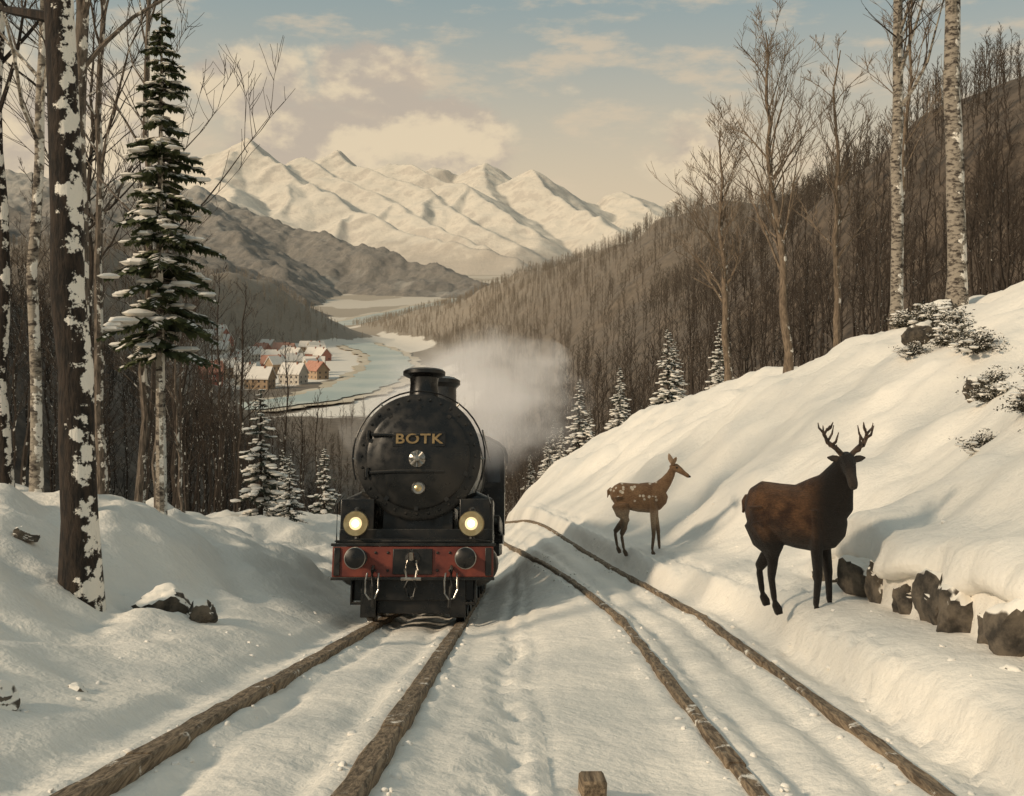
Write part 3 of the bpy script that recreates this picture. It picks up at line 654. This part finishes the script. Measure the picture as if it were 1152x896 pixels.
F=[(i,i+1,n+i+1,n+i) for i in range(n-1)]+[tuple(range(n))[::-1],tuple(range(n,2*n)),(0,n,2*n-1,n-1)]; mb.add(V,F,0)
for sg in(-1,1):
    mb.bx(min(sg*1.0,sg*1.32),max(sg*1.0,sg*1.32),7.88,7.91,2.7,3.3,5); mb.bx(sg*1.42-.012,sg*1.42+.012,8.4,9.4,2.5,3.2,5)
n2=13; V=[];
for yv in (7.75,10.45):
    for r in (1.5,1.46):
        for k in range(n2):
            th=math.pi*k/(n2-1); V.append((-r*math.cos(th),yv,3.35+(.6 if r>1.48 else .54)*math.sin(th)))
F=[]
for k in range(n2-1):
    F+=[(k,k+1,2*n2+k+1,2*n2+k),(n2+k,n2+k+1,3*n2+k+1,3*n2+k),(k,k+1,n2+k+1,n2+k),(2*n2+k,2*n2+k+1,3*n2+k+1,3*n2+k)]
mb.add(V,F,0)
mb.bx(-1.36,1.36,10.7,15.5,1.3,3.1,0); mb.bx(-1.2,1.2,10.9,15.2,3.1,3.4,0); mb.bx(-1.3,1.3,8,15.6,1.0,1.28,0)
for sg in(-1,1):
    for z in (1.6,2.8): mb.tube([(sg*1.37,10.8,z),(sg*1.37,15.4,z)],[.015,.015],6,0)
part(mb,'cab_and_tender',.015)
mb=MB()
def wheel(y,r,x,sp):
    for sg in(-1,1):
        X0=sg*x; mb.lathe((X0,y,r),(sg,0,0),[(r*.86,-.06),(r+.03,-.06),(r+.03,-.03),(r,-.03),(r,.07),(r*.88,.07),(r*.86,.05),(r*.86,-.06)],36,0)
        mb.lathe((X0,y,r),(sg,0,0),[(r*.2,-.06),(r*.2,.1),(.02,.11)],16,0)
        for k in range(sp):
            th=6.283*k/sp; mb.tube([(X0,y+math.cos(th)*r*.15,r+math.sin(th)*r*.15),(X0,y+math.cos(th)*r*.88,r+math.sin(th)*r*.88)],[.035,.025],5,0)
    mb.tube([(-x,y,r),(x,y,r)],[.07,.07],10,0)
for y in (.95,2.15): wheel(y,.45,.74,9)
for y in (3.7,5.4,7.1): wheel(y,.78,.74,13)
for y in (9.2,11.5,12.8,14.3): wheel(y,.48,.74,9)
for sg in(-1,1):
    mb.box((sg*.9,5.4,.62),(.05,3.5,.13),3); mb.box((sg*.96,3.2,.8),(.05,2.6,.1),3)
part(mb,'wheels_and_rods',0)
mb=MB()
for sg in(-1,1):
    x=sg*.87; mb.lathe((x,0,1.04),(0,-1,0),[(.14,0),(.14,.04),(.10,.06),(.085,.3),(.06,.3),(.06,.42),(.155,.42),(.165,.44),(.165,.46),(.13,.485),(.01,.495)],28,0)
    mb.lathe((x,-.44,1.04),(0,-1,0),[(.167,0),(.172,.01),(.167,.022),(.14,.03)],28,3)
    x=sg*.63; mb.tube([(x-.09,-.05,.80),(x-.1,-.12,.7),(x-.1,-.14,.5),(x-.03,-.16,.4),(x+.05,-.14,.42),(x+.1,-.12,.55),(x+.09,-.05,.80)],[.018]*7,8,3)
    mb.tube([(x,-.02,.9),(x,-.12,.85),(x,-.16,.6),(x-.03*sg,-.14,.28)],[.03]*4,8,0)
mb.lathe((0,-.03,1.02),(0,-1,0),[(.12,0),(.12,.03),(.05,.05),(.05,.2)],16,0)
mb.tube([(0,-.1,1.02),(0,-.26,1.04),(0,-.30,1.12),(0,-.24,1.16)],[.05,.05,.04,.02],8,3)
for sg in(-1,1):
    mb.tube([(sg*.08,-.2,1.0),(sg*.1,-.24,.85),(sg*.06,-.24,.72)],[.022]*3,8,3); mb.tube([(sg*.05,-.24,.72),(sg*.09,-.24,.58),(sg*.03,-.24,.45),(0,-.24,.42)],[.024]*4,8,0)
mb.tube([(-.16,-.24,.72),(.16,-.24,.72)],[.03,.03],8,3)
part(mb,'buffers_and_coupling',0)
mb=MB()
for sg in(-1,1):
    x=sg*.94; mb.lathe((x,.28,1.58),(0,-1,0),[(.1,0),(.18,.05),(.19,.1),(.19,.26),(.205,.27),(.205,.30),(.17,.305),(.15,.27)],32,0)
    mb.lathe((x,.28,1.58),(0,-1,0),[(.207,.268),(.209,.285),(.195,.308),(.16,.306)],32,2)
    mb.lathe((x,.28,1.58),(0,-1,0),[(.158,.27),(.14,.295),(.09,.31),(.01,.315)],24,4)
    mb.lathe((x,.28,1.58),(0,-1,0),[(.06,.311),(.05,.325),(.01,.33)],16,6)
    mb.tube([(x,.2,1.3),(x,.2,1.42)],[.05,.04],8,0); mb.lathe((x,.18,1.76),(0,0,1),[(.06,0),(.06,.06),(.03,.09)],12,0)
part(mb,'headlamps',0)
mb=MB(); pts=[]
for k in range(25):
    th=math.radians(-20+220*k/24); pts.append((math.cos(th)*1.14,.75,CZ+math.sin(th)*1.14))
mb.tube(pts,[.016]*25,6,0)
for k in (2,8,16,22): p=pts[k]; mb.tube([(p[0]*.9,.75,CZ+(p[2]-CZ)*.9),p],[.018,.018],6,3)
for sg in(-1,1): mb.tube([(sg*1.08,1.2,CZ+.5),(sg*1.08,7.9,CZ+.5)],[.018,.018],6,3); mb.tube([(sg*1.25,.05,1.27),(sg*1.25,.0,1.9),(sg*1.2,.3,2.05)],[.012]*3,6,0)
mb.tube([(-1.26,-.06,1.30),(-1.0,-.08,1.33),(1.0,-.08,1.33),(1.26,-.06,1.30)],[.012]*4,6,0)
part(mb,'handrails',0)
cu=bpy.data.curves.new('nameplate_letters','FONT'); cu.body='BOTK'; cu.size=.23; cu.extrude=.010; cu.align_x='CENTER'; cu.align_y='CENTER'; cu.space_character=1.1; cu.offset=.005
to=bpy.data.objects.new('tmp',cu); COL.objects.link(to); bpy.context.view_layer.update()
tm=bpy.data.meshes.new_from_object(to.evaluated_get(bpy.context.evaluated_depsgraph_get())); bpy.data.objects.remove(to)
tm.materials.clear(); tm.materials.append(mbl); tm.name='nameplate_letters'
place('nameplate_letters',tm,(0.02,.415,CZ+.27),(math.pi/2,0,0),(1.25,1,1),parent=loco)
mb=MB(); mb.bx(-.43,.47,.43,.47,CZ+.145,CZ+.395,0); part(mb,'nameplate',.01)
# ---------------------------------------------------------------- steam
ms=bpy.data.materials.new('steam'); ms.use_nodes=True; nt=ms.node_tree; nt.nodes.clear()
out=N(nt,'ShaderNodeOutputMaterial'); pv=N(nt,'ShaderNodeVolumePrincipled'); nt.links.new(pv.outputs[0],out.inputs['Volume'])
pv.inputs['Color'].default_value=(.97,.93,.87,1); pv.inputs['Anisotropy'].default_value=.1
o=objco(nt); ln=N(nt,'ShaderNodeVectorMath',operation='LENGTH'); nt.links.new(o,ln.inputs[0])
f=noise(nt,o,2.2,2,.6); d=M(nt,'MULTIPLY',mr(nt,M(nt,'ADD',ln.outputs['Value'],M(nt,'MULTIPLY',M(nt,'SUBTRACT',f,.5),1.7)),.98,.0),.30)
nt.links.new(d,pv.inputs['Density']); pv.inputs['Emission Color'].default_value=(1,.86,.70,1); nt.links.new(M(nt,'MULTIPLY',d,.34),pv.inputs['Emission Strength'])  # added faint glow stands in for light scattered inside the steam
mb=MB(); mb.sph((0,0,0),(1,1,1),0,24,14); mb.obj('steam_cloud',[ms],loc=(-.9,28,-2.6),rot=(0,0,-.1)).scale=(3.2,9,2.0)
# ---------------------------------------------------------------- animals
def voxel(mb,name,mat,vs,parent):
    me=mb.mesh(name,[mat]); o=place(name,me,parent=parent)
    r=o.modifiers.new('r','REMESH'); r.mode='VOXEL'; r.voxel_size=vs; r.use_smooth_shade=True
    s=o.modifiers.new('s','SMOOTH'); s.factor=.5; s.iterations=6; return o
def legs(mb,xf,xh,sy,z,sc,fx=(0,0),hx=(0,0)):
    for i,sg in enumerate((-1,1)):
        y=sg*sy; a=xf+fx[i]
        mb.tube([(xf-.06,y*.7,z*.86),(xf-.03,y*.95,z*.70),(xf-.03+.3*fx[i],y,z*.56),(xf+.6*fx[i],y,z*.34),(xf+.65*fx[i],y,z*.30),(a-.01,y,z*.12),(a+.0,y,z*.075),(a+.035*sc,y,z*.03),(a+.045*sc,y,0.0)],
          [(.10*sc,.17*sc),(.10*sc,.14*sc),(.075*sc,.095*sc),(.056*sc,.062*sc),(.048*sc,.053*sc),(.038*sc,.041*sc),(.046*sc,.05*sc),(.05*sc,.06*sc),(.054*sc,.07*sc)],12)
        h=xh+hx[i]
        mb.tube([(xh-.03,y*.65,z*.84),(xh-.01,y*.85,z*.72),(xh+.04+.15*hx[i],y*.98,z*.60),(xh+.08+.4*hx[i],y,z*.51),(xh+.01+.7*hx[i],y,z*.40),(h-.07,y,z*.31),(h-.07,y,z*.27),(h-.035,y,z*.12),(h-.02,y,z*.075),(h+.02*sc,y,z*.03),(h+.03*sc,y,0.0)],
          [(.15*sc,.25*sc),(.15*sc,.25*sc),(.125*sc,.20*sc),(.095*sc,.14*sc),(.065*sc,.085*sc),(.053*sc,.066*sc),(.044*sc,.05*sc),(.038*sc,.041*sc),(.046*sc,.05*sc),(.05*sc,.06*sc),(.054*sc,.07*sc)],12)
def furmat(name,build):
    m,nt,b=newmat(name); o=objco(nt); s=N(nt,'ShaderNodeSeparateXYZ'); nt.links.new(o,s.inputs[0])
    c=build(nt,o,s); 
    mp=N(nt,'ShaderNodeMapping'); nt.links.new(o,mp.inputs[0]); mp.inputs['Scale'].default_value=(9,40,26); mp.inputs['Rotation'].default_value=(0,.35,0)
    hf=noise(nt,mp.outputs[0],2.5,6,.75)
    c=mix(nt,mr(nt,hf,.3,.7),mix(nt,.6,c,(0.,0.,0.)),c)
    nt.links.new(c,b.inputs['Base Color']); b.inputs['Roughness'].default_value=.75; b.inputs['Specular IOR Level'].default_value=.25
    b.inputs['Sheen Weight'].default_value=.1
    bump(nt,hf,b,1.,.025); return m
def elkc(nt,o,s):
    f=noise(nt,o,4,5); c=mix(nt,mr(nt,f,.35,.65),(.055,.024,.012),(.20,.096,.044))
    zz=M(nt,'ADD',s.outputs[2],M(nt,'MULTIPLY',f,.35))
    dark=M(nt,'MAXIMUM',mr(nt,zz,1.42,1.0),mr(nt,M(nt,'ADD',s.outputs[0],M(nt,'MULTIPLY',f,.3)),.25,.6))
    c=mix(nt,dark,c,(.016,.011,.008))
    muz=M(nt,'MULTIPLY',mr(nt,s.outputs[1],-.16,-.30),mr(nt,s.outputs[2],1.5,1.6))
    return mix(nt,M(nt,'MULTIPLY',muz,.6),c,(.10,.07,.05))
def doec(nt,o,s):
    f=noise(nt,o,5,5); c=mix(nt,mr(nt,f,.3,.7),(.19,.105,.055),(.30,.18,.098))
    c=mix(nt,mr(nt,s.outputs[2],1.02,.88),c,(.38,.28,.19))
    c=mix(nt,mr(nt,s.outputs[2],.75,.5),c,(.18,.125,.085))
    v=N(nt,'ShaderNodeTexVoronoi'); v.inputs['Scale'].default_value=9; nt.links.new(o,v.inputs['Vector'])
    sp=M(nt,'MULTIPLY',mr(nt,v.outputs['Distance'],.31,.24),M(nt,'MULTIPLY',mr(nt,s.outputs[2],1.02,1.1),mr(nt,s.outputs[0],.45,.35)))
    return mix(nt,sp,c,(.78,.70,.58))
mdk=simple('hoof_horn',(.02,.014,.010),(.05,.034,.024),9,.6,.2,.004); mant=simple('antler_horn',(.03,.018,.012),(.10,.06,.038),9,.6,.4,.004); meye,nt,b=newmat('eye_dark'); b.inputs['Base Color'].default_value=(.008,.006,.005,1); b.inputs['Roughness'].default_value=.08
EX,EY=3.62,12.95
YAW=30
elk=empty('elk',(EX,EY,Hs(EX,EY)-.02),(0,0,math.radians(-YAW))); elk.scale=(.94,1.0,1.05)
hx_,hy_=.457,-.89
mb=MB()
mb.tube([(-.70,0,1.22),(-.65,0,1.22),(-.52,0,1.22),(-.25,0,1.19),(0,0,1.17),(.22,0,1.17),(.40,0,1.20),(.52,0,1.25),(.60,0,1.28)],[(.10,.12),(.18,.24),(.26,.34),(.30,.36),(.31,.38),(.29,.40),(.23,.37),(.16,.28),(.08,.15)],24)
mb.tube([(.06,0,1.30),(.30,0,1.38),(.48,0,1.54),(.58,0,1.74),(.63,0,1.88)],[(.18,.27),(.19,.30),(.165,.25),(.13,.18),(.095,.115)],20)
mb.tube([(.44,0,1.22),(.60,-.01,1.38),(.66,-.03,1.60)],[(.13,.18),(.11,.15),(.065,.08)],12)
def hp_(s,z,lat=0): return (.64+hx_*s+.89*lat, hy_*s+.457*lat, z)
mb.tube([hp_(-.10,1.87),hp_(-.03,1.895),hp_(.05,1.885),hp_(.14,1.82),(hp_(.23,1.735)),hp_(.31,1.66),hp_(.35,1.62)],[.07,(.10,.10),(.102,.11),(.085,.095),(.066,.075),(.064,.066),(.045,.045)],16)
mb.tube([(-.68,0,1.36),(-.73,0,1.28),(-.75,0,1.14)],[.05,.05,.025],8)
legs(mb,.33,-.46,.15,1.5,1.08,fx=(-.04,.06),hx=(.22,-.04))
voxel(mb,'body',furmat('elk_fur',elkc),.014,elk)
pr=Vector((.89,.457,0)); hc=Vector(hp_(-.0,1.95)); fw=Vector((hx_,hy_,0))
mb=MB()
for sg in(-1,1):
    bs=hc+pr*sg*.055; 
    P=[bs,bs+pr*sg*.08+Vector((0,0,.08)),bs+pr*sg*.18+Vector((-.02,.03,.15)),bs+pr*sg*.22+Vector((-.02,.02,.25)),bs+pr*sg*.16+Vector((0,0,.35))]
    mb.tube(P,[.036,.032,.028,.023,.008],8,0)
    for i,(L,u_) in enumerate(((.14,.10),(.15,.17),(.14,.16),(.11,.10))):
        p=P[i].lerp(P[i+1],.5) if i<4 else P[4]; mb.tube([p,p+fw*L*.6+pr*sg*(-.03 if i%2 else .05)+Vector((0,0,u_*.3)),p+fw*L+pr*sg*(-.05 if i%2 else .07)+Vector((0,0,u_))],[.022,.017,.006],7,0)
    p=P[3]; mb.tube([p,p+pr*sg*.07+Vector((0,0,.07)),p+pr*sg*.08+Vector((0,0,.13))],[.018,.013,.006],7,0)
    p=P[2]; mb.tube([p,p-pr*sg*.06+Vector((0,0,.1)),p-pr*sg*.08+Vector((0,0,.2))],[.018,.014,.006],7,0)
    p=P[1]; mb.tube([p,p+pr*sg*.09+Vector((0,0,.03)),p+pr*sg*.14+Vector((0,0,.13))],[.018,.013,.006],7,0)
mb.obj('antlers',[mant],parent=elk)
mb=MB()
for sg in(-1,1):
    b0=hc+pr*sg*.08+Vector((0,0,-.05)); d=(pr*sg*.95+Vector((-.05,.1,.12))).normalized()
    mb.tube([b0,b0+d*.05,b0+d*.11,b0+d*.17],[(.028,.018),(.042,.02),(.036,.016),(.008,.004)],10,0,up=(0,1,0))
    e=Vector(hp_(.09,1.875,sg*.083)); mb.sph(tuple(e),.018,1,10,6)
    nn=Vector(hp_(.35,1.635,sg*.02)); mb.sph(tuple(nn),.014,1,8,5)
mb.obj('ears_and_eyes',[mdk,meye],parent=elk)
DX,DY=2.74,22.2
doe=empty('spotted_deer',(DX,DY,Hs(2.85,DY)-.06),(0,0,math.radians(-12))); doe.scale=(1.04,1.04,1.07)
mb=MB()
mb.tube([(-.58,0,1.26),(-.53,0,1.25),(-.42,0,1.23),(-.2,0,1.19),(0,0,1.17),(.22,0,1.18),(.38,0,1.21),(.5,0,1.26),(.57,0,1.3)],[(.04,.06),(.12,.15),(.17,.24),(.18,.27),(.19,.29),(.18,.31),(.15,.28),(.1,.2),(.05,.1)],24)
mb.tube([(.3,0,1.28),(.46,0,1.38),(.58,0,1.52),(.67,0,1.66),(.72,0,1.78)],[(.12,.19),(.10,.16),(.08,.12),(.066,.09),(.06,.07)],18)
mb.tube([(.66,.01,1.79),(.71,0,1.81),(.78,-.02,1.81),(.86,-.05,1.765),(.95,-.085,1.71),(1.03,-.115,1.665),(1.06,-.125,1.645)],[.05,.078,(.078,.085),(.062,.07),(.045,.05),(.038,.042),.026],14)
mb.tube([(-.56,0,1.34),(-.62,0,1.28),(-.64,0,1.14)],[.035,.04,.015],8)
legs(mb,.36,-.36,.11,1.42,.80,fx=(-.05,.08),hx=(.10,-.06))
voxel(mb,'body',furmat('deer_fur',doec),.012,doe)
mb=MB()
for sg,tip in ((-1,Vector((.80,-.26,2.06))),(1,Vector((.62,.22,2.06)))):
    b0=Vector((.70,sg*.055,1.86)); md=b0.lerp(tip,.5)
    mb.tube([b0,b0.lerp(tip,.25),md,b0.lerp(tip,.8),tip],[(.022,.02),(.05,.022),(.058,.02),(.035,.014),(.004,.003)],10,0)
    mb.sph((.80,-.03+sg*.068,1.82),.02,1,10,6)
mb.sph((1.065,-.13,1.655),(.025,.028,.022),1,10,6)
mb.obj('ears_eyes_nose',[simple('deer_ear',(.20,.125,.075),(.30,.20,.125),9,.8,.1,.004),meye],parent=doe)
# ---------------------------------------------------------------- sky / light
sd=Vector((-.78,-.42,.50)).normalized(); el=math.asin(sd.z); rot=math.atan2(sd.x,sd.y)
W=bpy.data.worlds.new('World'); S.world=W; W.use_nodes=True; nt=W.node_tree; bg=nt.nodes['Background']
sk=N(nt,'ShaderNodeTexSky'); sk.sky_type='NISHITA'; sk.sun_disc=False; sk.sun_elevation=el; sk.sun_rotation=rot; sk.dust_density=3; sk.air_density=1.0; sk.ozone_density=1.0
tcn=N(nt,'ShaderNodeTexCoord'); g=tcn.outputs['Generated']
sp_=N(nt,'ShaderNodeSeparateXYZ'); nt.links.new(g,sp_.inputs[0])
mp=N(nt,'ShaderNodeMapping'); nt.links.new(g,mp.inputs[0]); mp.inputs['Scale'].default_value=(1,1,1.5)
nA=noise(nt,mp.outputs[0],7,8,.58)
mp2=N(nt,'ShaderNodeMapping'); nt.links.new(g,mp2.inputs[0]); mp2.inputs['Scale'].default_value=(1,1,3.2); mp2.inputs['Location'].default_value=(3,1,2)
nC=noise(nt,mp2.outputs[0],11,6,.6)
mp3=N(nt,'ShaderNodeMapping'); nt.links.new(g,mp3.inputs[0]); mp3.inputs['Scale'].default_value=(1,1,1.5); mp3.inputs['Location'].default_value=(.014,0,-.030)
nS=noise(nt,mp3.outputs[0],7,6,.58)
def blob(d,r,w):
    v=N(nt,'ShaderNodeVectorMath',operation='SUBTRACT'); nt.links.new(g,v.inputs[0]); v.inputs[1].default_value=Vector(d).normalized()
    s_=N(nt,'ShaderNodeVectorMath',operation='MULTIPLY'); nt.links.new(v.outputs[0],s_.inputs[0]); s_.inputs[1].default_value=(1,1,1.35)
    l=N(nt,'ShaderNodeVectorMath',operation='LENGTH'); nt.links.new(s_.outputs[0],l.inputs[0]); return M(nt,'MULTIPLY',mr(nt,l.outputs['Value'],r,0),w)
bl=None
for d,r,w in [((-.20,1,.145),.20,.52),((-.14,1,.22),.12,.58),((-.25,1,.21),.13,.52),((-.06,1,.155),.15,.46),((-.40,1,.15),.25,.48),((.16,1,.12),.16,.28),((.05,1,.21),.08,.3)]:
    q=blob(d,r,w); bl=q if bl is None else M(nt,'MAXIMUM',bl,q)
den=M(nt,'ADD',nA,bl)
lit=mr(nt,M(nt,'SUBTRACT',nA,nS),-.06,.07)
cf=mr(nt,den,.72,.86)
wis=M(nt,'MULTIPLY',mr(nt,nC,.49,.70),.7)
hzf=mr(nt,sp_.outputs[2],.32,.07)
ccol=mix(nt,lit,(.54,.455,.37),(.84,.69,.48))
skc=N(nt,'ShaderNodeVectorMath',operation='SCALE'); nt.links.new(sk.outputs[0],skc.inputs[0]); skc.inputs['Scale'].default_value=.1
base=mix(nt,.75,skc.outputs[0],(.33,.415,.395))
base=mix(nt,M(nt,'MULTIPLY',hzf,.9),base,(.75,.60,.41))
base=mix(nt,wis,base,(.71,.58,.42))
fin=mix(nt,M(nt,'MULTIPLY',cf,.8),base,ccol)
nt.links.new(fin,bg.inputs['Color']); bg.inputs['Strength'].default_value=.95
sl=bpy.data.lights.new('sun','SUN'); sl.energy=2.9; sl.angle=math.radians(6); sl.color=(1,.81,.58)
so=bpy.data.objects.new('sun',sl); COL.objects.link(so); so.rotation_euler=(-sd).to_track_quat('-Z','Y').to_euler()
# ---------------------------------------------------------------- camera
cam=bpy.data.cameras.new('camera'); co=bpy.data.objects.new('camera',cam); COL.objects.link(co)
co.location=(0,0,0); co.rotation_euler=(math.pi/2,0,0); cam.sensor_width=36; cam.lens=35.94; cam.shift_y=-.094; cam.clip_start=.1; cam.clip_end=30000
S.camera=co
S.view_settings.view_transform='Standard'; S.view_settings.look='None'; S.view_settings.exposure=0
